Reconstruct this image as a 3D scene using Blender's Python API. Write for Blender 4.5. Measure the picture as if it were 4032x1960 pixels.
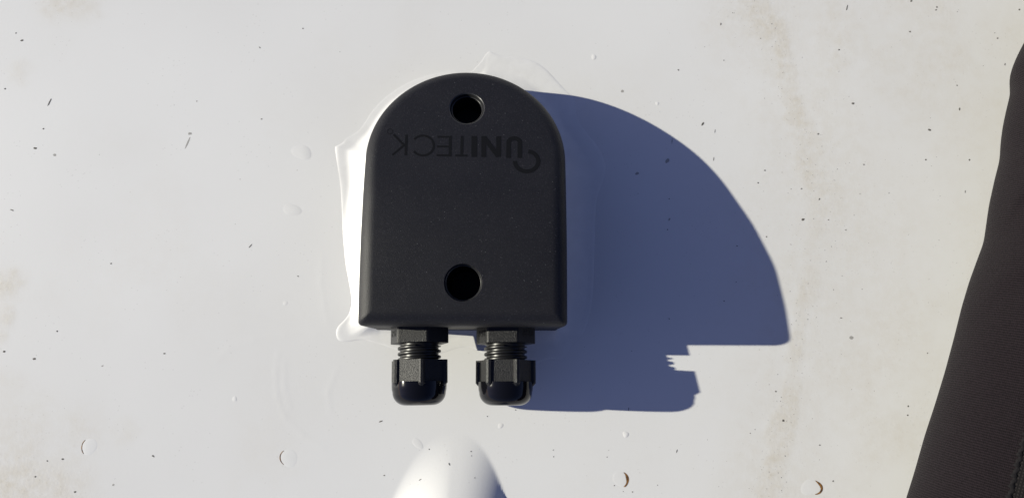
import bpy, bmesh, math, random
import numpy as np
from mathutils import Vector, Matrix

for _o in list(bpy.data.objects):
    bpy.data.objects.remove(_o, do_unlink=True)
scene = bpy.context.scene
COL = scene.collection
MM = 0.001

# ------------------------------------------------------------------ camera
cam_d = bpy.data.cameras.new("camera")
cam = bpy.data.objects.new("camera", cam_d)
COL.objects.link(cam)
cam.location = (0.0, 0.0, 0.28881)
cam.rotation_euler = (math.radians(5.0), math.radians(-1.43), 0.0)
cam_d.sensor_fit = 'HORIZONTAL'
cam_d.sensor_width = 5.75
cam_d.lens = 5.75 * 3030.0 / 4032.0
cam_d.clip_start = 0.005
cam_d.clip_end = 50.0
cam_d.dof.use_dof = True
cam_d.dof.focus_distance = 0.262
cam_d.dof.aperture_fstop = 2.2
scene.camera = cam

# ------------------------------------------------------------------ sky + sun
SUN_EL = 24.0
SHADOW_AZ = -5.3                      # direction in which shadows fall, degrees from +x
dx, dy = math.cos(math.radians(SHADOW_AZ)), math.sin(math.radians(SHADOW_AZ))
to_sun = Vector((-dx * math.cos(math.radians(SUN_EL)), -dy * math.cos(math.radians(SUN_EL)), math.sin(math.radians(SUN_EL))))
world = bpy.data.worlds.new("World")
scene.world = world
world.use_nodes = True
wn = world.node_tree
sky = wn.nodes.new("ShaderNodeTexSky")
sky.sky_type = 'NISHITA'
sky.sun_disc = False
sky.sun_elevation = math.radians(SUN_EL)
sky.sun_rotation = math.atan2(to_sun.x, to_sun.y)
sky.altitude = 300.0
sky.air_density = 1.0
sky.dust_density = 0.3
sky.ozone_density = 2.0
wn.nodes["Background"].inputs["Strength"].default_value = 0.061
tint = wn.nodes.new("ShaderNodeMix")                 # the phone's white balance leans the blue sky to violet
tint.data_type = 'RGBA'; tint.blend_type = 'MULTIPLY'; tint.inputs[0].default_value = 1.0
tint.inputs[7].default_value = (1.0, 0.80, 0.97, 1.0)
wn.links.new(sky.outputs[0], tint.inputs[6])
wn.links.new(tint.outputs[2], wn.nodes["Background"].inputs["Color"])

sun_d = bpy.data.lights.new("sun", 'SUN')
sun_d.energy = 4.15
sun_d.angle = math.radians(0.5)
sun_d.color = (1.0, 0.968, 0.815)
sun = bpy.data.objects.new("sun", sun_d)
COL.objects.link(sun)
sun.rotation_euler = to_sun.to_track_quat('Z', 'Y').to_euler()
sun.location = (-1, 0, 1)

scene.view_settings.view_transform = 'Standard'
scene.view_settings.look = 'None'
scene.view_settings.gamma = 1.0
scene.view_settings.use_curve_mapping = False
scene.view_settings.exposure = 0.575

# ------------------------------------------------------------------ helpers
rng = np.random.RandomState(7)
random.seed(7)

def tag(o, label=None, cat=None, group=None, kind=None):
    if label: o["label"] = label
    if cat: o["category"] = cat
    if group: o["group"] = group
    if kind: o["kind"] = kind
    return o

def link(name, me, mats=(), parent=None, smooth=False):
    for m in (mats if isinstance(mats, (list, tuple)) else [mats]):
        me.materials.append(m)
    if smooth:
        me.polygons.foreach_set("use_smooth", [True] * len(me.polygons))
    o = bpy.data.objects.new(name, me)
    COL.objects.link(o)
    if parent: o.parent = parent
    return o

def from_data(name, verts, faces, mats, parent=None, smooth=False):
    me = bpy.data.meshes.new(name)
    me.from_pydata([tuple(float(c) * MM for c in v) for v in verts], [], [tuple(int(i) for i in f) for f in faces])
    me.update()
    return link(name, me, mats, parent, smooth)

def bm_object(name, bm, mats, parent=None, smooth_angle=None):
    bmesh.ops.recalc_face_normals(bm, faces=bm.faces)
    bmesh.ops.scale(bm, vec=(MM, MM, MM), verts=bm.verts)
    me = bpy.data.meshes.new(name)
    if smooth_angle is not None:
        for f in bm.faces: f.smooth = True
        for e in bm.edges:
            if len(e.link_faces) == 2 and e.calc_face_angle(0.0) > smooth_angle:
                e.smooth = False
    bm.to_mesh(me); bm.free()
    return link(name, me, mats, parent)

def grid_faces(nr, nc, wrap=False):
    f = []
    cc = nc if wrap else nc - 1
    for i in range(nr - 1):
        for j in range(cc):
            k = (j + 1) % nc
            f.append((i * nc + j, i * nc + k, (i + 1) * nc + k, (i + 1) * nc + j))
    return f

def fnoise(x, y, scale, seed, octv=4, gain=0.5):
    """value noise, numpy"""
    r = np.random.RandomState(seed)
    tot = np.zeros_like(x, dtype=float); amp = 1.0; s = 0.0
    for o in range(octv):
        tab = r.rand(256, 256)
        u = x / scale * (2 ** o) + 37.3 * o + 1000.0; v = y / scale * (2 ** o) + 11.7 * o + 1000.0
        iu = np.floor(u).astype(int); iv = np.floor(v).astype(int)
        fu = u - iu; fv = v - iv
        fu = fu * fu * (3 - 2 * fu); fv = fv * fv * (3 - 2 * fv)
        a = tab[iu % 256, iv % 256]; b = tab[(iu + 1) % 256, iv % 256]
        c = tab[iu % 256, (iv + 1) % 256]; d = tab[(iu + 1) % 256, (iv + 1) % 256]
        tot += amp * ((a * (1 - fu) + b * fu) * (1 - fv) + (c * (1 - fu) + d * fu) * fv - 0.5)
        s += amp; amp *= gain
    return tot / s

# ------------------------------------------------------------------ materials
def new_mat(name):
    m = bpy.data.materials.new(name); m.use_nodes = True
    nt = m.node_tree
    return m, nt, nt.nodes["Principled BSDF"]

def N(nt, typ, **kw):
    n = nt.nodes.new(typ)
    for k, v in kw.items():
        if k.startswith('i_'): n.inputs[k[2:].replace('_', ' ')].default_value = v
        else: setattr(n, k, v)
    return n

def ramp(nt, p0, p1, c0=(0, 0, 0, 1), c1=(1, 1, 1, 1)):
    r = nt.nodes.new("ShaderNodeValToRGB")
    r.color_ramp.elements[0].position = p0; r.color_ramp.elements[0].color = c0
    r.color_ramp.elements[1].position = p1; r.color_ramp.elements[1].color = c1
    return r

def mixc(nt, fac, a, b, blend='MIX'):
    m = nt.nodes.new("ShaderNodeMix"); m.data_type = 'RGBA'; m.blend_type = blend
    for sock, v in ((m.inputs[0], fac), (m.inputs[6], a), (m.inputs[7], b)):
        if hasattr(v, 'is_output'): nt.links.new(v, sock)
        else: sock.default_value = v
    return m.outputs[2]

def math_(nt, op, a, b=0.0, c=0.0):
    m = nt.nodes.new("ShaderNodeMath"); m.operation = op
    for s, v in zip(m.inputs, (a, b, c)):
        if hasattr(v, 'is_output'): nt.links.new(v, s)
        else: s.default_value = v
    return m.outputs[0]

def noise(nt, vec, scale, detail=3.0, rough=0.5):
    n = N(nt, "ShaderNodeTexNoise", i_Scale=scale, i_Detail=detail, i_Roughness=rough)
    nt.links.new(vec, n.inputs["Vector"])
    return n.outputs["Fac"]

def bump(nt, bsdf, h, strength, dist):
    b = N(nt, "ShaderNodeBump", i_Strength=strength, i_Distance=dist)
    nt.links.new(h, b.inputs["Height"]); nt.links.new(b.outputs[0], bsdf.inputs["Normal"])
    return b

# white gel-coat roof, with dust streaks held in the mesh attribute "dirt"
def make_roof_mat(with_dirt=True):
    m, nt, bs = new_mat("roof_gelcoat")
    tc = N(nt, "ShaderNodeTexCoord").outputs["Object"]
    big = noise(nt, tc, 9.0, 3.0)
    fine = noise(nt, tc, 900.0, 3.0, 0.6)
    base = mixc(nt, ramp_of(nt, big, .3, .7), (.735, .728, .715, 1), (.775, .770, .758, 1))
    vor = N(nt, "ShaderNodeTexVoronoi", i_Scale=520.0, feature='F1'); nt.links.new(tc, vor.inputs["Vector"])
    nsel = noise(nt, tc, 70.0, 2.0)
    dots = math_(nt, 'MULTIPLY', math_(nt, 'LESS_THAN', vor.outputs["Distance"], .13), math_(nt, 'GREATER_THAN', nsel, .56))
    base = mixc(nt, math_(nt, 'MULTIPLY', dots, .16), base, (.30, .28, .26, 1))
    hb = fine
    if with_dirt:
        at = N(nt, "ShaderNodeAttribute", attribute_name="dirt")
        dn = noise(nt, tc, 260.0, 5.0, .65)
        dn2 = noise(nt, tc, 760.0, 2.5, .6)
        d1 = math_(nt, 'MULTIPLY', at.outputs["Fac"], ramp_of(nt, dn, .05, .80))
        d2 = math_(nt, 'MULTIPLY', at.outputs["Fac"], ramp_of(nt, dn2, .60, .78))
        base = mixc(nt, math_(nt, 'MULTIPLY', d1, .88), base, (.60, .54, .435, 1))
        base = mixc(nt, math_(nt, 'MULTIPLY', d2, .45), base, (.37, .30, .22, 1))
        hb = math_(nt, 'ADD', math_(nt, 'MULTIPLY', fine, .35), math_(nt, 'MULTIPLY', dn2, math_(nt, 'MULTIPLY', at.outputs["Fac"], 1.9)))
    nt.links.new(base, bs.inputs["Base Color"])
    bs.inputs["Roughness"].default_value = .42
    bs.inputs["Specular IOR Level"].default_value = .35
    bump(nt, bs, hb, .35, .00012)
    return m

def ramp_of(nt, v, a, b):
    mr = nt.nodes.new("ShaderNodeMapRange"); mr.interpolation_type = 'SMOOTHSTEP'
    nt.links.new(v, mr.inputs[0]); mr.inputs[1].default_value = a; mr.inputs[2].default_value = b
    return mr.outputs[0]

M_ROOF = make_roof_mat()

def simple(name, col, rough, spec=.5, bscale=None, bstr=.2, bdist=.0001, cvar=None):
    m, nt, bs = new_mat(name)
    tc = N(nt, "ShaderNodeTexCoord").outputs["Object"]
    bs.inputs["Base Color"].default_value = (*col, 1)
    bs.inputs["Roughness"].default_value = rough
    bs.inputs["Specular IOR Level"].default_value = spec
    if bscale:
        n = noise(nt, tc, bscale, 3.0, .6)
        bump(nt, bs, n, bstr, bdist)
        if cvar:
            nt.links.new(mixc(nt, ramp_of(nt, n, .3, .7), (*col, 1), (*cvar, 1)), bs.inputs["Base Color"])
    return m

M_SEAL = simple("white_sealant", (.79, .783, .77), .36, .5, 220.0, .25, .0002, (.765, .757, .742))

def make_black():
    m, nt, bs = new_mat("spark_textured_black_plastic")
    tc = N(nt, "ShaderNodeTexCoord").outputs["Object"]
    n1 = noise(nt, tc, 3200.0, 2.0, .7)
    n2 = noise(nt, tc, 60.0, 4.0, .6)
    col = mixc(nt, ramp_of(nt, n2, .35, .7), (.0060, .0060, .0088, 1), (.0085, .0083, .0112, 1))
    vor = N(nt, "ShaderNodeTexVoronoi", i_Scale=760.0); nt.links.new(tc, vor.inputs["Vector"])
    wn_ = N(nt, "ShaderNodeTexWhiteNoise", noise_dimensions='3D'); nt.links.new(vor.outputs["Color"], wn_.inputs["Vector"])
    dust = math_(nt, 'MULTIPLY', math_(nt, 'LESS_THAN', vor.outputs["Distance"], .10), math_(nt, 'GREATER_THAN', wn_.outputs["Value"], .84))
    gr = noise(nt, tc, 2300.0, 1.5, .8)                 # moulded spark grain: fine light and dark flecks
    col = mixc(nt, ramp_of(nt, gr, .56, .74), col, (.026, .025, .030, 1))
    col = mixc(nt, ramp_of(nt, gr, .44, .28), col, (.0035, .0035, .0050, 1))
    col = mixc(nt, math_(nt, 'MULTIPLY', dust, .6), col, (.15, .15, .155, 1))
    sc = noise(nt, tc, 340.0, 5.0, .75)
    smear = math_(nt, 'MULTIPLY', ramp_of(nt, sc, .62, .80), ramp_of(nt, n2, .56, .70))
    col = mixc(nt, math_(nt, 'MULTIPLY', smear, .55), col, (.10, .10, .105, 1))
    nt.links.new(col, bs.inputs["Base Color"])
    bs.inputs["Roughness"].default_value = .52
    bs.inputs["Specular IOR Level"].default_value = .34
    bump(nt, bs, n1, .6, .00018)
    return m
M_BLACK = make_black()
M_LETTER = simple("smooth_black_print", (.0045, .0048, .0060), .60, .15, 1500.0, .2, .0001)
M_NYLON = simple("black_nylon", (.0085, .0085, .0095), .42, .36, 2600.0, .8, .00022, (.015, .015, .0155))
M_THREAD = simple("smooth_black_nylon", (.009, .009, .0095), .36, .34, 900.0, .15, .0001)
M_GLOSS = simple("glossy_black_nylon", (.004, .004, .0055), .09, .34, 300.0, .05, .0001)
M_HOLE = simple("dark_recess_plastic", (.006, .006, .0065), .45, .3)
M_GLOSSY_EDGE = simple("polished_bore_plastic", (.020, .020, .021), .28, .7, 500.0, .3, .0002)
M_GRIT = simple("dark_grit", (.12, .112, .10), .8, .3)
M_SMUDGE = simple("grey_grime", (.36, .35, .33), .8, .3)

def make_rust():
    m, nt, bs = new_mat("rusty_crack")
    tc = N(nt, "ShaderNodeTexCoord").outputs["Object"]
    n = noise(nt, tc, 900.0, 3.0)
    nt.links.new(mixc(nt, ramp_of(nt, n, .35, .65), (.065, .030, .011, 1), (.30, .14, .03, 1)), bs.inputs["Base Color"])
    bs.inputs["Roughness"].default_value = .9
    return m
M_RUST = make_rust()

def make_knit():
    m, nt, bs = new_mat("dark_ribbed_knit")
    uv = N(nt, "ShaderNodeUVMap", uv_map="UVMap").outputs[0]
    tc = N(nt, "ShaderNodeTexCoord").outputs["Object"]
    sep = N(nt, "ShaderNodeSeparateXYZ"); nt.links.new(uv, sep.inputs[0])
    wob = noise(nt, tc, 90.0, 4.0)
    ph = math_(nt, 'ADD', math_(nt, 'MULTIPLY', sep.outputs[1], 6.2832 / .78), math_(nt, 'MULTIPLY', wob, 7.0))
    rib = math_(nt, 'MULTIPLY_ADD', math_(nt, 'SINE', ph), .5, .5)
    st = math_(nt, 'MULTIPLY_ADD', math_(nt, 'SINE', math_(nt, 'MULTIPLY', sep.outputs[0], 6.2832 / .6)), .5, .5)
    fz = noise(nt, tc, 1700.0, 3.0, .75)
    h = math_(nt, 'ADD', math_(nt, 'MULTIPLY', rib, .42), math_(nt, 'ADD', math_(nt, 'MULTIPLY', st, .12), math_(nt, 'MULTIPLY', fz, .95)))
    c = mixc(nt, ramp_of(nt, h, .35, 1.2), (.0032, .0022, .0030, 1), (.0165, .0115, .0145, 1))
    nt.links.new(c, bs.inputs["Base Color"])
    bs.inputs["Roughness"].default_value = .95
    bs.inputs["Specular IOR Level"].default_value = .15
    bs.inputs["Sheen Weight"].default_value = .03
    bump(nt, bs, h, .9, .0004)
    return m
M_KNIT = make_knit()

def make_weave():
    m, nt, bs = new_mat("dark_woven_panel")
    uv = N(nt, "ShaderNodeUVMap", uv_map="UVMap").outputs[0]
    sep = N(nt, "ShaderNodeSeparateXYZ"); nt.links.new(uv, sep.inputs[0])
    a = math_(nt, 'MULTIPLY_ADD', math_(nt, 'SINE', math_(nt, 'MULTIPLY', sep.outputs[0], 6.2832 / .95)), .5, .5)
    b = math_(nt, 'MULTIPLY_ADD', math_(nt, 'SINE', math_(nt, 'MULTIPLY', sep.outputs[1], 6.2832 / .95)), .5, .5)
    h = math_(nt, 'MINIMUM', a, b)
    nt.links.new(mixc(nt, h, (.006, .0055, .0058, 1), (.024, .021, .021, 1)), bs.inputs["Base Color"])
    bs.inputs["Roughness"].default_value = .9
    bs.inputs["Specular IOR Level"].default_value = .15
    bump(nt, bs, h, .8, .0003)
    return m
M_WEAVE = make_weave()
M_STITCH = simple("black_stitching", (.010, .009, .010), .9, .2, 1500.0, .8, .0003)

# ------------------------------------------------------------------ roof (the setting)
DIRT = [[101.8,135.5,6.7,0.5],[102.0,123.2,7.2,0.6],[104.7,114.0,7.7,0.8],[109.5,107.9,5.8,0.7],[112.6,95.8,4.3,0.7],[114.2,82.7,4.8,0.8],[119.8,72.7,8.2,1.0],[123.0,63.8,8.2,0.75],[125.2,54.9,9.1,0.6],[128.4,43.1,10.6,0.55],[127.3,33.3,9.6,0.5],[124.1,23.6,7.7,0.5],[120.2,12.0,6.7,0.6],[116.9,0.5,4.8,0.7],[114.0,-14.7,4.0,0.8],[112.2,-27.9,4.3,0.7],[108.4,-40.1,5.3,0.85],[107.7,-48.4,5.8,0.85],[105.0,-57.7,5.8,0.7],[102.3,-69.6,5.8,0.6],[101.1,-79.6,5.8,0.6]]
DIRTB = [[-180.9,10.7,6.7,0.8],[-179.8,-1.4,4.3,0.8],[-180.8,-7.9,2.9,0.6],[-180.8,91.4,4.3,0.45],[-164.2,119.4,8.7,0.55],[-156.6,120.4,6.7,0.5],[-175.1,-59.9,19.2,0.75],[-164.0,-65.3,21.2,0.6],[-169.7,-41.8,13.5,0.35],[-177.7,-29.1,7.7,0.35],[137.5,107.2,5.8,0.5],[131.2,98.0,7.7,0.5],[126.7,84.8,6.7,0.4],[134.9,117.4,10.6,0.4],[133.1,-58.7,5.8,0.2],[107.1,92.7,4.8,0.4],[201.3,111.8,15.4,0.25],[125.4,-8.1,5.8,0.15],[95.2,-52.1,5.8,0.25],[-151.5,-41.9,10.6,0.3],[-136.0,-41.1,5.8,0.25]]
RIDGE = [[-14.42,-42.41],[-15.65,-66.16],[-35.09,-66.05],[4.23,-66.27]]
FILM = [[[-101.98,-16.31],[-97.49,-11.67],[-88.28,-8.42],[-77.13,-6.55],[-65.91,-6.28],[-57.47,-6.56]],[[-79.28,-13.55],[-80.02,-20.99],[-79.33,-29.31],[-76.36,-36.68],[-69.72,-43.12],[-62.22,-47.72]],[[-77.07,-16.35],[-76.64,-25.62],[-74.6,-33.01]],[[-64.19,22.26],[-64.26,12.75],[-62.86,4.25],[-61.31,-2.34]],[[-57.24,-18.7],[-60.79,-27.51],[-59.71,-34.89]]]          # edges of thin old smears in the gel coat
tipx, tipy = RIDGE[0]; botx, boty = RIDGE[1]

def ridge_height(x, y):
    L = tipy - boty
    t = (tipy - y) / L                       # 0 at the tip, 1 at the picture's lower edge
    tt = np.clip(t, 0, None)
    w = 20.3 * np.clip(tt, 1e-6, 1.6) ** .45
    cx = botx + (tipx - botx) * (1 - np.clip(t, 0, 3))
    u = np.clip((x - cx) / np.maximum(w, .3) * np.where(x < cx, .97, 1.0), -1, 1)
    hh = 5.0 * np.clip(tt, 0, 1.3) ** 1.8
    skew = np.where(u < 0, np.clip(1 - np.abs(u) ** 1.6, 0, 1) ** 1.5, 1 - np.abs(u) ** 2.7)
    return hh * skew

def roof_height(x, y):
    z = ridge_height(x, y)
    near = np.exp(-(np.clip(np.hypot(x, y) - 260, 0, None) / 200) ** 2)
    for pl in FILM:
        for (x0, y0), (x1, y1) in zip(pl[:-1], pl[1:]):
            ex, ey = x1 - x0, y1 - y0
            s = np.clip(((x - x0) * ex + (y - y0) * ey) / (ex * ex + ey * ey), 0, 1)
            z = z + .017 * np.exp(-(np.hypot(x - x0 - s * ex, y - y0 - s * ey) / 1.0) ** 2)
    z = z + .10 * near * fnoise(x, y, 55, 3, 3)
    return z

def axis(lo, hi, step, far):
    core = list(np.arange(lo, hi + 1e-6, step))
    a, s = core[-1], step; up = []
    while a < far:
        s *= 1.35; a += s; up.append(a)
    b, s = core[0], step; dn = []
    while b > -far:
        s *= 1.35; b -= s; dn.append(b)
    return np.array(dn[::-1] + core + up)

gx = axis(-205, 225, .7, 1500); gy = axis(-90, 135, .7, 1500)
X, Y = np.meshgrid(gx, gy)
Z = roof_height(X, Y)

def seg_mask(X, Y, pts):
    best = np.zeros_like(X)
    for (x0, y0, r0, a0), (x1, y1, r1, a1) in zip(pts[:-1], pts[1:]):
        ex, ey = x1 - x0, y1 - y0
        t = np.clip(((X - x0) * ex + (Y - y0) * ey) / (ex * ex + ey * ey), 0, 1)
        d = np.hypot(X - x0 - t * ex, Y - y0 - t * ey)
        r = r0 + (r1 - r0) * t; a = a0 + (a1 - a0) * t
        best = np.maximum(best, a * np.exp(-(d / r) ** 4))
    return best

wx = X + 9 * fnoise(X, Y, 14, 21, 4, .6); wy = Y + 9 * fnoise(X, Y, 14, 22, 4, .6)
dirt = seg_mask(wx, wy, DIRT)
for (bx_, by_, r, a) in DIRTB:
    dirt = np.maximum(dirt, 1.1 * a * np.exp(-((np.hypot(wx - bx_, wy - by_)) / r) ** 3))
dirt = np.maximum(dirt, .34 * seg_mask(wx, wy, [(a_, b_, c_ * 2.6 + 4, 1.0) for a_, b_, c_, d_ in DIRT]))
dirt *= np.clip(.75 + 1.3 * fnoise(X, Y, 10, 31, 4, .6), 0, 1.2)
right = np.clip((X - 60) / 60, 0, 1)
dirt = np.maximum(dirt, right * np.clip(.12 + .9 * fnoise(X, Y, 22, 41, 5, .65), 0, .35))
dirt = np.maximum(dirt, (1 - right) * np.clip(.45 * fnoise(X, Y, 40, 43, 5, .6) - .04, 0, .2))
nr, nc = X.shape
me = bpy.data.meshes.new("roof_surface")
co = np.stack([X, Y, Z], -1).reshape(-1, 3) * MM
ii = (np.arange(nr - 1)[:, None] * nc + np.arange(nc - 1)[None, :]).ravel()
quads = np.stack([ii, ii + 1, ii + nc + 1, ii + nc], -1).astype(np.int32)
me.vertices.add(len(co)); me.vertices.foreach_set("co", co.ravel())
me.loops.add(quads.size); me.loops.foreach_set("vertex_index", quads.ravel())
me.polygons.add(len(quads)); me.polygons.foreach_set("loop_start", np.arange(0, quads.size, 4, dtype=np.int32))
me.update(calc_edges=True)
at = me.attributes.new("dirt", 'FLOAT', 'POINT'); at.data.foreach_set("value", dirt.ravel().astype(np.float32))
roof = link("roof_surface", me, M_ROOF, None, True)
tag(roof, "white glossy roof surface with dirt streaks, grit and blisters under the black box", "roof", kind="structure")

# blisters in the gel coat: low domes, some of them cracked and rusty along one edge
BLIST = [[-72.39,61.76,3.96,2.92,0.2,0,-15],[-75.48,39.85,3.58,2.33,0.15,0,-20],[-146.54,-47.1,2.83,3.21,0.16,-1,0],[-74.32,-51.5,3.21,3.5,0.14,-1,0],[47.09,-59.57,2.74,3.11,0.26,1,0],[117.88,-63.06,3.77,3.3,0.24,1,0],[49.37,-43.48,1.23,1.17,0.22,0,0],[2.99,-40.17,1.04,1.07,0.14,0,0],[38.81,99.6,0.94,1.26,0.16,0,0],[-94.68,-30.19,0.94,0.97,0.1,0,0],[63.16,81.55,0.75,0.78,0.12,0,0],[-77.05,4.9,0.85,0.87,0.06,0,0],[-27.44,-46.49,2.83,1.36,0.1,0,-40]]
for (bx_, by_, rx, ry, hh, crack, ang) in BLIST:
    ca, sa = math.cos(math.radians(ang)), math.sin(math.radians(ang))
    vs = []; nrr, nth = 9, 40
    ph = random.random() * 6; w2, w3 = random.uniform(.04, .12), random.uniform(.03, .09)
    base = float(roof_height(np.array([bx_]), np.array([by_]))[0])
    for i in range(nrr):
        s = i / (nrr - 1)
        for j in range(nth):
            a = 2 * math.pi * j / nth
            wob = 1 + w2 * math.sin(2 * a + ph) + w3 * math.sin(3 * a + 2 * ph)
            u, v = s * rx * wob * math.cos(a), s * ry * wob * math.sin(a)
            # steeper on the +x side for whole blisters, like lifted paint
            prof = (1 - s ** 2.0) ** 1.15
            z = {0: .5, -1: .34, 1: .12}[crack] * hh * prof * (1 + .45 * s * math.cos(a) * (1 if crack >= 0 else -1))
            px, py = u * ca - v * sa, u * sa + v * ca
            zb = float(roof_height(np.array([bx_ + px]), np.array([by_ + py]))[0]) - base
            vs.append((px, py, z + zb + (.012 if i < nrr - 1 else -.02)))
    b = from_data("blister", vs, grid_faces(nrr, nth, True), M_ROOF, roof, True)
    b.location = (bx_ * MM, by_ * MM, base * MM)
    if crack:
        b["label"] = "raised blister with a rusty crack along one edge"
        # tapering curved ribbon along the blister's edge
        vs, fs = [], []; n = 22
        a0, a1 = (-62, 58) if crack > 0 else (128, 228)
        for i in range(n + 1):
            t = i / n; a = math.radians(a0 + (a1 - a0) * t)
            w = .10 + (.48 if crack > 0 else .10) * math.sin(math.pi * t) ** .7 * (1 + .25 * math.sin(9 * t + ph))
            for k, (rr, zz) in enumerate(((-.5, .02), (0, .07), (.5, .02))):
                r1 = 1.0 + rr * w / rx * 1.6
                wob = 1 + w2 * math.sin(2 * a + ph) + w3 * math.sin(3 * a + 2 * ph)
                vs.append((rx * r1 * .96 * wob * math.cos(a), ry * r1 * .96 * wob * math.sin(a), zz + .03))
        for i in range(n):
            for k in range(2):
                q = i * 3 + k
                fs.append((q, q + 1, q + 4, q + 3))
        from_data("rust_crack", vs, fs, M_RUST, b, True)

# ------------------------------------------------------------------ cable entry box
W_BOT, R_ARC, FIL = 34.15, 34.5, 5.5               # half width at the bottom edge, arch radius, edge round-over
Y_ARC = 56.95                                      # centre of the semicircle above the bottom edge
HK = ([-20, 0, 15, 30, 45, 57, 70, 82, 94, 110],
      [41.8, 41.3, 40.4, 38.8, 35.2, 31.1, 26.8, 22.2, 17.6, 11])
_hs = np.linspace(-20, 110, 261)
_hv = np.convolve(np.pad(np.interp(_hs, *HK), 12, mode='edge'), np.hanning(25) / np.hanning(25).sum(), 'valid')
def top_z(y): return float(np.interp(y, _hs, _hv))         # the top falls away towards the arch
def fil(y): return float(np.interp(y, [40, 93], [5.5, 3.8]))
box = bpy.data.objects.new("cable_entry_box", None)
COL.objects.link(box)
box.empty_display_size = .02
BOX_X, BOX_Y, BOX_R = -9.68, -3.3, math.radians(-0.25)
box.location = (BOX_X * MM, BOX_Y * MM, 0)
box.rotation_euler = (0, 0, BOX_R)
tag(box, "black plastic cable entry box with rounded top and two cable glands, sealed onto white roof", "cable entry box")

CR = 1.6                                       # small radius of the two bottom corners
def outline(k, d0=0.0):
    """plan outline; every point is inset by d0 plus k times the local round-over"""
    dB = d0 + k * FIL
    c = max(CR - dB * .27, .25)
    pts = []
    def hw(y): return W_BOT + (R_ARC - W_BOT) * min(max(y / Y_ARC, 0), 1) ** 1.3
    for q in range(7):
        a = math.radians(270 - 90 * q / 6)
        pts.append((-W_BOT + dB + c + c * math.cos(a), dB + c + c * math.sin(a), 0))
    for q in range(1, 19):
        y = CR + (Y_ARC - CR) * q / 19; d = d0 + k * fil(y)
        pts.append((-hw(y) + d, max(y, dB + c + .02 * q), y))
    for q in range(97):
        a = math.pi - math.pi * q / 96
        y = Y_ARC + R_ARC * math.sin(a); r = R_ARC - d0 - k * fil(y)
        pts.append((r * math.cos(a), Y_ARC + r * math.sin(a), y))
    for q in range(18, 0, -1):
        y = CR + (Y_ARC - CR) * q / 19; d = d0 + k * fil(y)
        pts.append((hw(y) - d, max(y, dB + c + .02 * q), y))
    for q in range(7):
        a = math.radians(0 - 90 * q / 6)
        pts.append((W_BOT - dB - c + c * math.cos(a), dB + c + c * math.sin(a), 0))
    for q in range(1, 24):
        pts.append((W_BOT - dB - c - (2 * W_BOT - 2 * dB - 2 * c) * q / 24, dB, 0))
    return pts

bm = bmesh.new()
rings = []
def ring(k, d0, zf):
    out = []
    for x, y, y0 in outline(k, d0):
        z = zf(x, y, y0)
        draft = 1.7 * max(0.0, 1 - z / 35.5) if y0 == 0 else 0.0       # the cable face leans outwards to its foot
        out.append(bm.verts.new((x, y - draft, z)))
    rings.append(out)
ring(0, -.2, lambda x, y, y0: .2)
ring(0, 0, lambda x, y, y0: 2.6)
ring(0, .03, lambda x, y, y0: .55 * (top_z(y0) - fil(y0)))
ring(0, .05, lambda x, y, y0: top_z(y0) - fil(y0) - .2)
for q in range(1, 13):
    a = math.radians(90 * q / 12)
    ring(.95 * (1 - math.cos(a)), .05, lambda x, y, y0: top_z(y) - fil(y0) * (1 - math.sin(a)))
n = len(rings[0])
for a, b in zip(rings[:-1], rings[1:]):
    for j in range(n):
        k = (j + 1) % n
        bm.faces.new((a[j], a[k], b[k], b[j]))
def circ(cx, cy, r, z, m=64):
    out = []
    for k in range(m):
        x, y = cx + r * math.cos(2 * math.pi * k / m), cy + r * math.sin(2 * math.pi * k / m)
        out.append(bm.verts.new((x, y, z if z > 0 else top_z(y) + z)))
    return out
def hole(cx, cy, steps):
    rs = [circ(cx, cy, r, z) for r, z in steps]
    for i, (a, b) in enumerate(zip(rs[:-1], rs[1:])):
        for j in range(len(a)):
            k = (j + 1) % len(a)
            f = bm.faces.new((a[j], a[k], b[k], b[j]))
            f.material_index = 1 if i >= len(rs) - 3 else (2 if i >= 1 else 0)
    f = bm.faces.new(rs[-1]); f.material_index = 1
    return rs[0]
h1 = hole(.15, 75.65, [(6.3, -0.0), (6.18, -.12), (5.95, -.25), (5.35, -1.9), (5.2, -2.0), (5.1, 5), (2.5, 5)])
h2 = hole(.03, 14.15, [(6.2, -0.0), (6.05, -.15), (5.72, -2.4), (5.6, -2.5), (5.55, 5), (2.5, 5)])
before = set(bm.faces)
edges = []
for loop in (rings[-1], h1, h2):
    for j in range(len(loop)):
        v0, v1 = loop[j], loop[(j + 1) % len(loop)]
        edges.append(bm.edges.get((v0, v1)) or bm.edges.new((v0, v1)))
keep_z = {v: v.co.z for lp in (rings[-1], h1, h2) for v in lp}
for v in keep_z: v.co.z = 0
bmesh.ops.triangle_fill(bm, use_beauty=True, use_dissolve=False, edges=edges, normal=(0, 0, 1))
for yc in np.arange(7, 90, 1.5):
    cap = [f for f in bm.faces if f not in before]
    ge = set(e for f in cap for e in f.edges)
    ge = [e for e in ge if all(f not in before for f in e.link_faces)]
    gv = set(v for e in ge for v in e.verts)
    bmesh.ops.bisect_plane(bm, geom=list(gv) + ge + cap, plane_co=(0, yc, 0), plane_no=(0, 1, 0), dist=1e-5)
bm.faces.ensure_lookup_table()
for f in [f for f in bm.faces if f not in before]:
    for v in f.verts:
        v.co.z = top_z(v.co.y)
for v, z in keep_z.items(): v.co.z = z
housing = bm_object("housing", bm, [M_BLACK, M_HOLE, M_GLOSSY_EDGE], box, math.radians(28))

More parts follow.
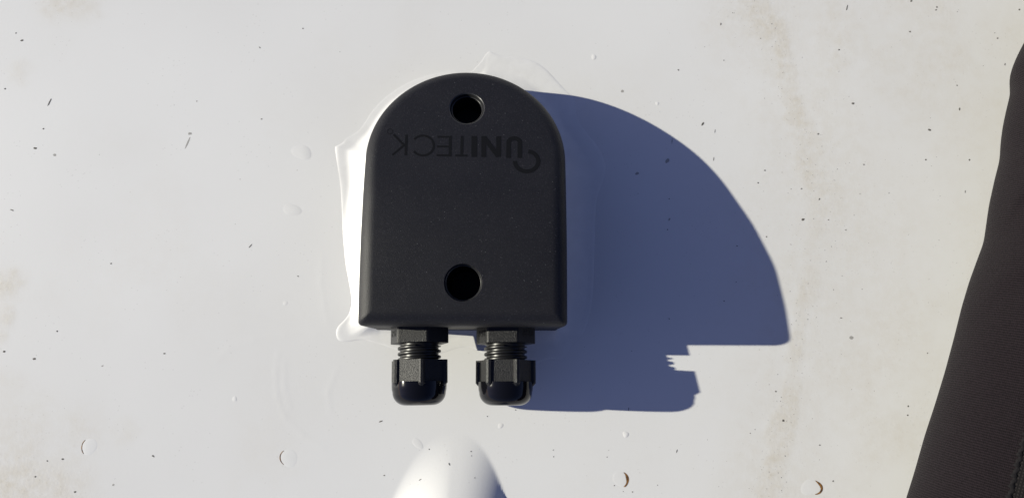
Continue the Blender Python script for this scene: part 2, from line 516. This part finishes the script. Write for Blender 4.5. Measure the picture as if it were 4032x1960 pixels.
# embossed wordmark, upside down as in the photograph
STROKES = [[0.905,[[-20.258,65.201],[-20.24,63.904],[-20.221,62.613],[-20.202,61.328],[-20.183,60.047],[-20.165,58.772],[-20.146,57.501]]],[0.754,[[-24.679,65.263],[-23.661,64.185],[-22.647,63.109],[-21.637,62.037],[-20.629,60.968]]],[0.704,[[-20.615,61.624],[-21.433,60.807],[-22.25,59.993],[-23.064,59.181],[-23.876,58.371],[-24.685,57.564]]],[0.779,[[-17.558,63.485],[-17.108,63.995],[-16.567,64.409],[-15.955,64.714],[-15.293,64.899],[-14.603,64.957],[-13.911,64.886],[-13.239,64.689],[-12.611,64.372],[-12.05,63.947],[-11.575,63.429],[-11.201,62.836],[-10.942,62.188],[-10.807,61.509],[-10.798,60.821],[-10.917,60.149],[-11.159,59.514],[-11.515,58.94],[-11.973,58.444],[-12.517,58.044],[-13.129,57.753],[-13.787,57.581],[-14.47,57.533],[-15.154,57.611],[-15.816,57.813],[-16.435,58.13],[-16.988,58.554],[-17.458,59.07]]],[1.005,[[-5.305,64.975],[-5.283,63.67],[-5.261,62.369],[-5.24,61.074],[-5.218,59.784],[-5.197,58.499],[-5.175,57.22]]],[0.679,[[-5.743,64.584],[-7.051,64.57],[-8.359,64.556],[-9.666,64.542]]],[0.679,[[-5.684,60.96],[-7.025,60.946],[-8.367,60.932],[-9.708,60.918]]],[0.754,[[-5.584,57.647],[-6.968,57.652],[-8.353,57.656],[-9.737,57.66]]],[0.955,[[-1.25,64.964],[-1.248,63.551],[-1.245,62.144],[-1.242,60.744],[-1.24,59.35],[-1.237,57.961]]],[0.754,[[0.726,57.603],[-0.652,57.625],[-2.03,57.647],[-3.408,57.669]]],[1.96,[[2.957,65.009],[2.966,63.684],[2.975,62.364],[2.984,61.05],[2.994,59.741],[3.003,58.437],[3.012,57.139]]],[1.609,[[6.165,64.989],[6.18,63.672],[6.195,62.361],[6.21,61.056],[6.225,59.756],[6.239,58.461],[6.254,57.172]]],[1.659,[[11.331,64.989],[11.327,63.681],[11.323,62.379],[11.319,61.082],[11.315,59.79],[11.311,58.503],[11.307,57.222]]],[1.659,[[6.269,64.602],[6.981,63.577],[7.691,62.555],[8.399,61.536],[9.104,60.52],[9.807,59.507],[10.508,58.498],[11.207,57.491]]],[1.558,[[14.678,56.931],[14.694,58.345],[14.709,59.765],[14.724,61.192],[14.74,62.625],[14.74,62.708],[14.773,62.991],[14.871,63.266],[15.031,63.522],[15.246,63.752],[15.51,63.947],[15.813,64.1],[16.146,64.207],[16.496,64.263],[16.853,64.267],[17.203,64.218],[17.535,64.119],[17.837,63.972],[18.099,63.782],[18.312,63.557],[18.468,63.304],[18.564,63.031],[18.594,62.748],[18.594,62.666],[18.569,61.218],[18.545,59.777],[18.521,58.343],[18.497,56.915]]],[1.458,[[16.881,55.84],[16.894,55.352],[16.976,54.87],[17.124,54.405],[17.335,53.964],[17.607,53.554],[17.935,53.182],[18.312,52.855],[18.732,52.578],[19.188,52.356],[19.672,52.192],[20.176,52.09],[20.692,52.05],[21.21,52.075],[21.721,52.162],[22.218,52.311],[22.692,52.52],[23.134,52.784],[23.537,53.1],[23.894,53.461],[24.198,53.863],[24.445,54.298],[24.63,54.759],[24.75,55.237],[24.802,55.725],[24.786,56.215],[24.701,56.697],[24.549,57.163],[24.333,57.604],[24.055,58.014],[23.721,58.385],[23.336,58.71],[22.908,58.985],[22.444,59.203],[21.951,59.362],[21.439,59.457]]],[0.176,[[-25.073,66.422],[-25.09,66.153],[-25.173,65.903],[-25.314,65.691],[-25.504,65.532],[-25.729,65.439],[-25.972,65.418],[-26.214,65.47],[-26.439,65.592],[-26.63,65.776],[-26.771,66.006],[-26.854,66.267],[-26.871,66.538],[-26.821,66.801],[-26.709,67.035],[-26.541,67.223],[-26.332,67.351],[-26.095,67.409],[-25.849,67.393],[-25.613,67.304],[-25.403,67.149],[-25.235,66.94],[-25.123,66.691],[-25.073,66.422]]]]
def ribbon(pl, w, z0, z1, verts, faces):
    n = len(pl); b = len(verts)
    closed = math.hypot(pl[0][0] - pl[-1][0], pl[0][1] - pl[-1][1]) < 1e-3
    for i, (x, y) in enumerate(pl):
        if closed and i in (0, n - 1): p0, p1 = pl[-2], pl[1]
        else: p0, p1 = pl[max(i - 1, 0)], pl[min(i + 1, n - 1)]
        tx, ty = p1[0] - p0[0], p1[1] - p0[1]; l = math.hypot(tx, ty) or 1
        nx, ny = -ty / l * w / 2, tx / l * w / 2
        zl, zr = top_z(y + ny), top_z(y - ny)
        verts += [(x + nx, y + ny, z0 + zl), (x + nx, y + ny, z1 + zl), (x - nx, y - ny, z1 + zr), (x - nx, y - ny, z0 + zr)]
    for i in range(n - 1):
        q = b + 4 * i
        for k in range(3):
            faces.append((q + k, q + k + 1, q + k + 5, q + k + 4))
    if not closed:
        faces.append((b, b + 1, b + 2, b + 3)); q = b + 4 * (n - 1); faces.append((q + 3, q + 2, q + 1, q))
vs, fs = [], []
for i, (w, pl) in enumerate(STROKES):
    ribbon(pl, w, -.08, .05 + .006 * (i % 3), vs, fs)
from_data("lettering", vs, fs, M_LETTER, box)

# ------------------------------------------------------------------ glands
def prism(bm, profile, y0, y1, ch0=0.0, ch1=0.0):
    """extrude a (x,z) profile along y with chamfered ends"""
    rs = []
    st = [(y0, 1 - ch0 / 10 if ch0 else 1)]
    if ch0: st.append((y0 + (ch0 if y1 > y0 else -ch0), 1))
    if ch1: st.append((y1 - (ch1 if y1 > y0 else -ch1) * 1.2, 1))
    st.append((y1, 1 - ch1 / 10 if ch1 else 1))
    for y, s in st:
        rs.append([bm.verts.new((x * s, y, z * s)) for x, z in profile])
    n = len(profile)
    for a, b in zip(rs[:-1], rs[1:]):
        for j in range(n):
            bm.faces.new((a[j], a[(j + 1) % n], b[(j + 1) % n], b[j]))
    bm.faces.new(rs[0]); bm.faces.new(rs[-1])

def hex_profile(rv, a0, bev=.35):
    pts = []
    for k in range(6):
        a = math.radians(a0 + 60 * k)
        for s in (-1, 1):
            b = a + s * bev / rv
            r = rv * math.cos(math.radians(30)) / math.cos(math.radians(30) - bev / rv)
            pts.append((r * math.sin(b), r * math.cos(b)))
    return pts

def nut_profile(rv, a0):
    """hexagon with a raised rib standing on each corner"""
    pts = []; ap = rv * .885
    for k in range(6):
        a = math.radians(a0 + 60 * k)
        def P(r, off):                         # off: mm along the tangent
            return (r * math.sin(a) + off * math.cos(a), r * math.cos(a) - off * math.sin(a))
        rr = rv
        pts += [P(rr - 1.35, -1.15), P(rr - .55, -1.05), P(rr, -.45), P(rr, .45), P(rr - .55, 1.05), P(rr - 1.35, 1.15)]
        a2 = a + math.radians(30)
    return pts

def lathe(name, steps, mat, parent, m=64, hel=None):
    vs = []
    for (y, r) in steps:
        for j in range(m):
            a = 2 * math.pi * j / m
            vs.append((r * math.sin(a), y, r * math.cos(a)))
    fs = grid_faces(len(steps), m, True)
    fs.append(tuple(range(m))[::-1]); fs.append(tuple((len(steps) - 1) * m + j for j in range(m)))
    bm = bmesh.new()
    bv = [bm.verts.new(v) for v in vs]
    for f in fs: bm.faces.new([bv[i] for i in f])
    return bm_object(name, bm, mat, parent, math.radians(35))

def text_mesh(s, size, depth):
    cu = bpy.data.curves.new("marking_text", 'FONT'); cu.body = s; cu.size = size; cu.extrude = depth
    cu.align_x = 'CENTER'; cu.align_y = 'CENTER'; cu.space_character = 1.1
    o = bpy.data.objects.new("marking_text", cu); COL.objects.link(o)
    dg = bpy.context.evaluated_depsgraph_get()
    me = bpy.data.meshes.new_from_object(o.evaluated_get(dg))
    bpy.data.objects.remove(o, do_unlink=True)
    return me

Y0 = 20.45
def make_gland(x, zc, yaw, hex_a, nut_a, marks, label):
    bm = bmesh.new()
    prism(bm, hex_profile(10.4, hex_a), 1.2, -6.2, 0, .0)
    g = bm_object("cable_gland", bm, M_NYLON, box, math.radians(20))
    g.location = (x * MM, 0, zc * MM)
    g.rotation_euler = (math.radians(-6.3), 0, math.radians(yaw))    # the cable face leans, so the glands rise a little
    g["label"] = label
    # threaded neck: a real helical ridge
    m, ny = 96, 70; vs = []; pitch = 1.92
    for i in range(ny):
        y = -6.0 - 6.4 * i / (ny - 1)
        for j in range(m):
            a = 2 * math.pi * j / m                  # from +z towards +x
            f = ((-y - 6.5) / pitch + a / (2 * math.pi) * 1.0) % 1.0
            on = 1.0 if -y - 6.5 + pitch * a / (2 * math.pi) > .55 * pitch else 0.0
            d = abs(f - .5)
            r = 6.6 + on * .85 * max(0.0, 1 - (d / .31) ** 4) ** .6 if d < .31 else 6.6
            vs.append((r * math.sin(a), y, r * math.cos(a)))
    from_data("threaded_neck", vs, grid_faces(ny, m, True), M_THREAD, g, True)
    bm = bmesh.new()
    prism(bm, nut_profile(10.35, nut_a), -11.9, -20.7, 0, .9)
    bm2 = bm
    bm_object("clamping_nut", bm2, M_NYLON, g, math.radians(20))
    st = [(-19.2, 9.4), (-20.6, 9.4), (-21.8, 9.33), (-22.7, 9.1)]
    for k in range(1, 11):
        a = math.radians(90 * k / 10)
        st.append((-22.7 - 4.4 * math.sin(a), 4.6 + 4.5 * math.cos(a)))
    st += [(-27.1, 4.2), (-26.9, 3.9), (-24.8, 3.7)]
    lathe("dome_cap", st, M_GLOSS, g)
    for (ang, s, off) in marks:
        me = text_mesh(s, 3.3 * MM, .07 * MM)
        mk = link("marking", me, M_THREAD, g)
        a = math.radians(ang)
        ap = 10.4 * math.cos(math.radians(30)) + .05
        nrm = Vector((math.sin(a), 0, math.cos(a))); up = Vector((0, -1, 0))
        right = up.cross(nrm)
        mat = Matrix((right, up, nrm)).transposed().to_4x4()
        mat.translation = (nrm * ap + Vector((0, -2.7, 0)) + right * off) * MM
        mk.matrix_local = mat
    return g

make_gland(-15.75, 19.2, 1.2, -40.0, -50.0, [(-70, "PG9", 0)], "left cable gland of the black box, nearer the sunlit side")
make_gland(14.2, 19.2, 0.2, -37.5, -37.5, [(52.5, "PG9", -1.0), (-67.5, "PG9", 0)], "right cable gland of the black box, nearer the long shadow")

# ------------------------------------------------------------------ sealant squeezed out round the box
SEAL = [[-8.99,93.48,1.5,2.0,0.05],[-6.66,95.4,1.5,3.0,0.05],[-4.32,98.23,1.5,4.0,0.05],[-2.48,101.05,1.5,4.0,0.06],[-1.21,101.77,1.5,4.0,0.14],[1.24,100.68,1.5,4.0,0.2],[4.18,100.0,1.5,4.0,0.2],[10.54,99.36,1.5,4.0,0.2],[15.92,97.9,1.5,4.0,0.2],[20.32,95.02,2,4.0,0.2],[24.22,90.85,2,4.0,0.18],[27.63,87.08,2.5,4.0,0.15],[31.22,83.31,3,3.5,0.12],[31.78,79.63,3,3.2,0.12],[32.72,75.17,3,3.0,0.15],[35.81,70.24,3,2.6,0.2],[39.66,65.32,3,2.3,0.3],[42.34,60.41,3,2.0,0.4],[43.26,55.5,3.2,2.0,0.4],[42.04,50.6,6.5,1.15,0.4],[39.85,45.21,6.5,1.15,0.4],[38.91,37.92,6.5,1.15,0.4],[38.63,28.24,6.5,1.15,0.4],[38.25,18.61,6.5,1.15,0.4],[37.89,10.95,6.5,1.15,0.35],[37.16,4.28,4,1.4,0.3],[35.96,-1.41,3.5,1.4,0.3],[33.73,-6.62,3,1.6,0.25],[30.18,-10.1,2.5,1.8,0.2],[27.97,-13.87,2,2.0,0.2],[25.11,-16.12,1.6,2.4,0.18],[21.32,-15.92,1.4,2.6,0.15],[18.0,-16.95,1.3,3.0,0.15],[14.21,-18.35,1.2,3.0,0.14],[8.53,-16.47,1.2,3.0,0.12],[1.92,-14.77,1.2,3.0,0.12],[-3.28,-14.11,1.2,3.0,0.12],[-7.54,-11.76,1.2,3.0,0.12],[-13.2,-11.94,1.2,3.0,0.1],[-18.85,-13.81,1.2,3.0,0.1],[-25.42,-15.02,1.2,3.0,0.1],[-32.02,-13.61,1.2,3.0,0.1],[-37.21,-11.92,1.2,3.0,0.12],[-41.46,-10.42,1.5,2.6,0.15],[-44.28,-9.67,2.2,2.0,0.2],[-47.11,-8.91,3,1.4,0.3],[-50.4,-8.91,3.5,1.3,0.3],[-53.67,-9.38,3.6,1.5,0.3],[-56.96,-9.09,3.6,1.9,0.35],[-58.22,-6.85,3.6,2.0,0.4],[-57.71,-4.03,3.8,1.9,0.4],[-55.51,-1.59,7.5,1.0,0.35],[-53.67,0.95,7.5,1.0,0.3],[-52.61,4.72,7.5,1.0,0.3],[-53.07,8.98,7.5,1.0,0.3],[-54.11,14.19,7.5,1.0,0.3],[-55.15,19.42,7.5,1.0,0.3],[-55.82,25.14,7.5,1.0,0.3],[-56.41,30.88,7.5,1.0,0.3],[-56.8,36.64,7.5,1.0,0.3],[-57.2,42.42,7.5,1.0,0.3],[-57.58,47.25,7,1.6,0.25],[-58.24,52.1,7,1.6,0.2],[-59.1,56.96,7,1.6,0.25],[-59.54,59.88,7,1.6,0.4],[-60.0,63.59,7,1.6,0.5],[-59.44,64.37,7,1.6,0.35],[-57.45,65.46,4.4,2.6,0.2],[-56.05,67.23,5.5,1.7,0.03],[-53.68,68.71,5.5,1.7,0.03],[-51.11,70.5,5.5,1.7,0.03],[-48.86,73.66,5.5,1.7,0.03],[-46.42,77.62,5.5,1.7,0.03],[-43.58,81.09,5.5,1.7,0.03],[-39.96,84.39,5.5,1.7,0.03],[-35.17,87.8,5.5,1.7,0.03],[-28.42,91.03,5.5,1.7,0.03],[-21.63,92.88,5.5,1.7,0.03],[-14.83,93.74,5.5,1.7,0.03]]
P = np.array(SEAL, float)
def catmull(P, n):
    out = []
    m = len(P)
    for i in range(m):
        p0, p1, p2, p3 = P[(i - 1) % m], P[i], P[(i + 1) % m], P[(i + 2) % m]
        for t in np.arange(n) / n:
            out.append(.5 * (2 * p1 + (p2 - p0) * t + (2 * p0 - 5 * p1 + 4 * p2 - p3) * t * t + (3 * p1 - p0 - 3 * p2 + p3) * t ** 3))
    return np.array(out)
Q = catmull(P, 5)
_k = np.hanning(31); _k /= _k.sum()
for c in (2, 3):                                # bead height and spread change gently along the ring
    Q[:, c] = np.convolve(np.concatenate([Q[-15:, c], Q[:, c], Q[:15, c]]), _k, 'valid')
cb, sb = math.cos(BOX_R), math.sin(BOX_R)
inner_poly = []
def densify(pl, k):
    out = []
    for a, b in zip(pl, pl[1:] + pl[:1]):
        for t in range(k): out.append((a[0] + (b[0] - a[0]) * t / k, a[1] + (b[1] - a[1]) * t / k))
    return out
for (x, y) in densify([p[:2] for p in outline(0, .9)], 4):
    inner_poly.append((BOX_X + x * cb - y * sb, BOX_Y + x * sb + y * cb))
IP = np.array(inner_poly)
NR = 22
rows = []
idx = []
for q in Q:
    idx.append(int(np.argmin((IP[:, 0] - q[0]) ** 2 + (IP[:, 1] - q[1]) ** 2)))
# smooth the inner correspondence along the ring so that corners fan out evenly
ia = np.unwrap(np.array(idx) * 2 * np.pi / len(IP))
for _ in range(6):
    ext = np.concatenate([ia[-3:] - np.sign(ia[-1] - ia[0]) * 2 * np.pi, ia, ia[:3] + np.sign(ia[-1] - ia[0]) * 2 * np.pi])
    ia = np.convolve(ext, np.ones(7) / 7, 'valid')
fi = ia / (2 * np.pi) * len(IP)
i0 = np.floor(fi).astype(int); ff = (fi - i0)[:, None]
INN = IP[i0 % len(IP)] * (1 - ff) + IP[(i0 + 1) % len(IP)] * ff
vs = []
for s in np.linspace(0, 1, NR) ** 1.25:
    xy = Q[:, :2] * (1 - s) + INN * s
    rim = np.clip(Q[:, 4], .03, 1) * .46 * min(1.0, s / .07) ** .8
    s0 = np.clip((Q[:, 3] - 1) / Q[:, 3], 0, 1) * .62           # thin film first, then the bead rises
    hh = rim + Q[:, 2] * np.clip((s - s0) / (1 - s0), 0, 1) ** 1.5
    nz = fnoise(xy[:, 0], xy[:, 1], 9, 55, 3) * .55 * min(1, s * 3) * np.clip(hh / 1.5, .12, 1)
    zz = hh + nz + (roof_height(xy[:, 0], xy[:, 1]) if s < .6 else .03)
    if s == 0: zz = roof_height(xy[:, 0], xy[:, 1]) - .06
    vs += [(a, b, c) for (a, b), c in zip(xy, zz)]
seal = from_data("sealant", vs, grid_faces(NR, len(Q), True), M_SEAL, None, True)
tag(seal, "white sealant squeezed out in an uneven bead around the black box base", "sealant")

# ------------------------------------------------------------------ grit: specks, slivers and grime spots lying on the roof
GRIT = [[-179.0,104.26,1.33,0.6,10,0],[-171.76,62.78,1.52,0.6,5,0],[-164.49,60.3,1.33,0.9,0,1],[-167.41,80.42,3.62,0.14,68,0],[-179.09,39.4,1.71,0.3,-20,0],[-114.6,68.74,1.52,0.8,0,1],[-115.15,65.42,5.71,0.12,70,1],[-87.82,74.49,0.67,0.8,0,0],[-73.05,109.94,0.67,0.8,0,0],[-169.15,70.26,0.76,0.8,0,0],[-90.6,26.21,2.48,0.14,50,0],[-181.35,107.12,0.57,1,0,0],[-184.21,85.49,0.67,1,0,0],[-89.27,102.29,0.95,0.4,-50,0],[-112.38,81.2,0.67,0.8,0,1],[-167.97,-15.48,1.33,0.7,0,0],[-179.02,-12.79,0.95,0.9,0,0],[-120.89,-13.6,0.86,0.7,0,0],[-123.47,-50.56,1.33,0.5,-35,0],[-155.88,-51.5,1.05,0.7,0,0],[-165.36,-57.67,0.76,0.9,0,0],[-150.95,-63.14,1.05,0.7,0,0],[-137.35,-60.7,0.95,0.9,0,1],[-141.77,19.55,0.76,0.7,0,0],[-143.21,-18.1,1.05,0.5,30,1],[-160.22,-5.39,0.67,1,0,0],[-72.6,14.92,0.76,0.6,-30,0],[-161.39,-52.11,0.57,1,0,0],[71.58,94.84,0.86,0.7,-30,0],[80.61,73.69,1.9,0.45,60,0],[139.44,82.08,1.33,0.6,0,0],[125.39,69.98,0.86,0.7,0,0],[168.99,71.84,1.52,0.6,-10,0],[138.52,120.37,2.48,0.2,75,0],[88.54,113.22,1.05,0.5,80,0],[89.38,98.82,0.48,1,0,0],[134.76,103.37,0.76,0.8,0,0],[142.76,58.15,0.95,0.5,0,0],[184.06,60.15,0.95,0.7,60,0],[181.2,80.16,1.52,0.4,80,0],[197.84,108.63,0.76,0.9,0,0],[174.28,120.94,0.76,0.9,0,0],[173.82,119.81,0.95,0.6,20,0],[207.24,120.25,0.76,1,0,0],[163.1,110.87,0.86,0.8,0,0],[180.68,89.54,0.67,0.8,0,0],[84.52,60.04,1.71,0.15,80,0],[85.26,70.84,1.52,0.15,80,0],[166.94,60.16,0.67,1,0,0],[200.18,98.13,1.14,0.4,80,0],[164.17,123.31,1.14,0.6,40,0],[108.38,-38.67,0.95,1,0,0],[155.83,-33.48,0.67,1,0,0],[155.49,-36.77,0.67,1,0,0],[121.84,-47.65,0.86,0.6,20,0],[126.33,-60.72,0.76,0.8,40,0],[135.34,-8.01,1.9,0.8,0,1],[105.93,-27.91,0.67,0.9,0,0],[131.65,-0.57,0.95,0.4,0,0],[164.11,-13.74,0.48,1,0,0],[68.27,-49.56,1.52,0.25,70,0],[66.7,59.25,2.48,0.6,50,1],[54.92,54.28,1.9,0.6,20,1],[67.12,44.54,0.48,1,0,0],[67.08,36.74,1.33,0.6,60,1],[66.23,32.76,0.48,1,0,0],[92.69,26.62,0.57,0.8,0,0],[66.31,-0.85,0.48,1,0,0],[87.23,5.74,0.48,1,0,0],[68.6,66.87,2.29,0.12,85,0],[50.53,-34.21,1.52,0.2,80,0],[49.67,86.24,1.33,1,0,1],[-41.13,-38.45,1.52,0.3,20,0],[-15.64,-53.87,1.81,0.22,-55,0],[-39.55,-57.85,0.76,0.6,0,0],[-26.28,-59.2,1.33,0.25,30,0],[-23.23,-48.53,0.48,1,0,0],[-7.84,-49.33,0.57,0.7,0,0],[-7.65,-50.89,0.48,0.8,0,0],[-6.4,-58.48,0.48,0.8,0,0],[22.49,-49.0,0.57,0.5,30,0],[22.57,-51.39,0.48,0.9,0,0],[-1.9,-36.73,0.48,0.9,0,0],[8.53,-34.45,0.57,0.7,0,0],[51.54,-64.26,0.57,0.8,0,0],[44.91,-61.94,0.57,0.6,20,0],[48.16,-64.06,0.48,0.5,0,0],[42.3,-51.66,0.48,0.8,0,0],[151.98,47.13,0.57,0.4,70,0],[181.72,47.74,1.14,0.3,85,0],[134.67,32.85,0.76,0.5,0,0],[128.15,36.74,0.76,0.5,0,0],[124.9,44.66,1.14,0.5,60,0],[118.35,36.81,1.33,0.7,30,0],[118.16,48.66,0.67,0.8,0,0],[104.23,55.69,0.76,0.8,0,0],[101.44,50.85,0.67,0.9,0,0],[104.08,30.14,0.57,0.9,0,0]]
allg = [tuple(g) for g in GRIT]
def clear_of_box(x, y):
    return not (-50 < x < 31 and -8 < y < 96)
for k in range(900):
    x = rng.uniform(-200, 215); y = rng.uniform(-80, 128)
    p = .10 + .80 * np.clip((x - 30) / 90, 0, 1)
    if rng.rand() > p or not clear_of_box(x, y): continue
    ln = .16 + .30 * rng.rand() ** 3
    allg.append((x, y, ln, rng.uniform(.4, 1), rng.uniform(0, 180), 0 if rng.rand() < .32 else 1))
for k in range(520):                           # along the dirty streak
    (x0, y0, r0, a0) = DIRT[rng.randint(len(DIRT) - 1)]
    x = x0 + rng.normal() * r0 * .8; y = y0 + rng.normal() * 7
    allg.append((x, y, .13 + .30 * rng.rand() ** 3, rng.uniform(.4, 1), rng.uniform(0, 180), 0 if rng.rand() < .35 else 1))
vs, fs, mi = [], [], []
gxs = np.array([g[0] for g in allg]); gys = np.array([g[1] for g in allg]); gzs = roof_height(gxs, gys)
for (x, y, ln, asp, ang, kind), z in zip(allg, gzs):
    m = 9; b = len(vs); ca, sa = math.cos(math.radians(ang)), math.sin(math.radians(ang))
    th = .05 if kind == 0 else .012
    for j in range(m):
        a = 2 * math.pi * j / m; r = .5 * ln * rng.uniform(.72, 1.12)
        u, v = r * math.cos(a), r * asp * math.sin(a)
        vs.append((x + u * ca - v * sa, y + u * sa + v * ca, z - .01))
        vs.append((x + .85 * (u * ca - v * sa), y + .85 * (u * sa + v * ca), z + .012 + th))
    for j in range(m):
        k = (j + 1) % m
        fs.append((b + 2 * j, b + 2 * k, b + 2 * k + 1, b + 2 * j + 1)); mi.append(kind)
    fs.append(tuple(b + 2 * j + 1 for j in range(m))); mi.append(kind)
grit = from_data("grit", vs, fs, [M_GRIT, M_SMUDGE], None)
grit.data.polygons.foreach_set("material_index", mi)
tag(grit, "dark grit specks and small slivers of dirt scattered over the white roof", "grit", kind="stuff")

# ------------------------------------------------------------------ person: clothed limb resting on the roof at the right
EDGE = [[198.26,113.85],[189.04,99.39],[185.25,92.69],[182.99,87.74],[182.16,84.62],[182.67,82.07],[182.45,79.9],[180.84,74.72],[179.07,68.15],[178.1,62.55],[177.6,56.97],[175.24,49.55],[172.7,40.33],[171.29,33.0],[170.26,27.53],[167.53,21.16],[164.09,13.02],[160.89,4.03],[157.63,-6.68],[153.89,-18.19],[149.74,-29.62],[145.68,-40.07],[141.57,-52.18],[137.75,-62.47],[133.53,-74.39],[127.57,-91.23]]
E_ = np.array(sorted(EDGE, key=lambda p: p[1]), float)
ys = np.linspace(E_[0, 1] - 90, E_[-1, 1] + 120, 420)
def edge_x(y):
    lo = E_[0, 0] + (y - E_[0, 1]) * .30; hi = E_[-1, 0] + (y - E_[-1, 1]) * .55
    return np.where(y < E_[0, 1], lo, np.where(y > E_[-1, 1], hi, np.interp(y, E_[:, 1], E_[:, 0])))
raw = edge_x(ys)
ker = np.hanning(9); ker /= ker.sum()
sm = np.convolve(np.pad(raw, 4, mode='edge'), ker, 'valid')
smooth_ = np.convolve(np.pad(raw, 60, mode='edge'), np.hanning(121) / np.hanning(121).sum(), 'valid')
RXL, RZL = 58.0, 36.0
nth = 144
vs = []; uvs = []
arc_len = 2 * math.pi * 48
for i, y in enumerate(ys):
    for j in range(nth):
        a = 2 * math.pi * j / nth                # 0 = left, going up over the top
        c, s = math.cos(a), math.sin(a)
        wl = max(0.0, c) ** 1.5                  # the small edge folds live on the left side
        ex = smooth_[i] * (1 - wl) + sm[i] * wl
        cx = smooth_[i] + RXL
        sx = (1 if c > 0 else -1) * abs(c) ** .92; sz = (1 if s > 0 else -1) * abs(s) ** .92
        x = cx - RXL * sx + (ex - smooth_[i])
        z = RZL + RZL * sz
        vs.append([x, y + (-.26) * (x - smooth_[i]), z])
        uvs.append((j / nth * arc_len, y * 1.06))
V = np.array(vs)
aa = np.tile(np.arange(nth) / nth, len(ys)) * arc_len
yy = np.repeat(ys, nth)
CR_A, CR_B, CR_C = 26.6, 82.3, 49.6      # where folds in the cloth start at its edge
fold = 4.2 * fnoise(aa + yy * .55, yy - aa * .35, 34, 61, 3, .5)
amask = np.clip(np.sin(np.tile(np.arange(nth), len(ys)) * 2 * np.pi / nth) * 2.2, 0, 1)
V[:, 2] += fold * amask
def crease(y_edge, slope, depth, width, length):
    d = (yy - y_edge - slope * aa) / math.hypot(1, slope)
    fade = np.clip(1 - aa / length, 0, 1) * np.clip(aa / 4 + .35, 0, 1)
    return depth * fade * (np.exp(-((d - width) / width) ** 2) - 1.2 * np.exp(-(d / (width * .8)) ** 2))
up = (aa < arc_len * .3)
V[:, 2] += up * (crease(CR_A, 1.05, 1.5, 4.2, 70) + crease(CR_B, .35, 1.1, 3.2, 40) + crease(CR_C, .6, .9, 4.5, 50) + crease(CR_C - 52, .8, 1.0, 6.5, 70))
V[:, 2] = np.clip(V[:, 2], .4, None)
person = bpy.data.objects.new("person", None); COL.objects.link(person)
person.location = (0.2, 0.05, 0)
person.empty_display_size = .05
tag(person, "person in dark charcoal ribbed knit clothing at the right edge of the white roof", "person")
def off(v): return [(a - 200, b - 50, c) for a, b, c in v]
SEAM_J = 15                                    # ring index of the seam
faces = grid_faces(len(ys), nth, True)
cloth = from_data("clothing", off(V), faces, [M_KNIT, M_WEAVE], person, True)
jj = np.array([f[0] % nth for f in faces])
cloth.data.polygons.foreach_set("material_index", ((jj >= SEAM_J) & (jj < 70)).astype(np.int32))
uvl = cloth.data.uv_layers.new(name="UVMap")
vi = np.empty(len(cloth.data.loops), np.int32); cloth.data.loops.foreach_get("vertex_index", vi)
UV = np.array(uvs)[vi]
# close the seam of the unwrapped tube
jl = vi % nth
fj = np.repeat(jj, 4)
UV[(fj == nth - 1) & (jl == 0), 0] += arc_len
uvl.data.foreach_set("uv", UV.astype(np.float32).ravel())
# stitched seam standing on the cloth
vs, fs = [], []; m = 8
VR = V.reshape(len(ys), nth, 3)
line = VR[:, SEAM_J]
nst = 1200
yi = np.linspace(20, len(ys) - 20, nst)
for i, t in enumerate(yi):
    k = int(t); f = t - k
    p = line[k] * (1 - f) + line[k + 1] * f
    r = .75 + .22 * math.sin(i * 1.3)
    ox = .35 * math.sin(i * .65)
    for q in range(m):
        a = 2 * math.pi * q / m
        vs.append((p[0] + ox + 1.25 * r * math.cos(a), p[1], p[2] + .1 + .7 * r * math.sin(a)))
from_data("seam", off(vs), grid_faces(nst, m, True), M_STITCH, cloth, True)
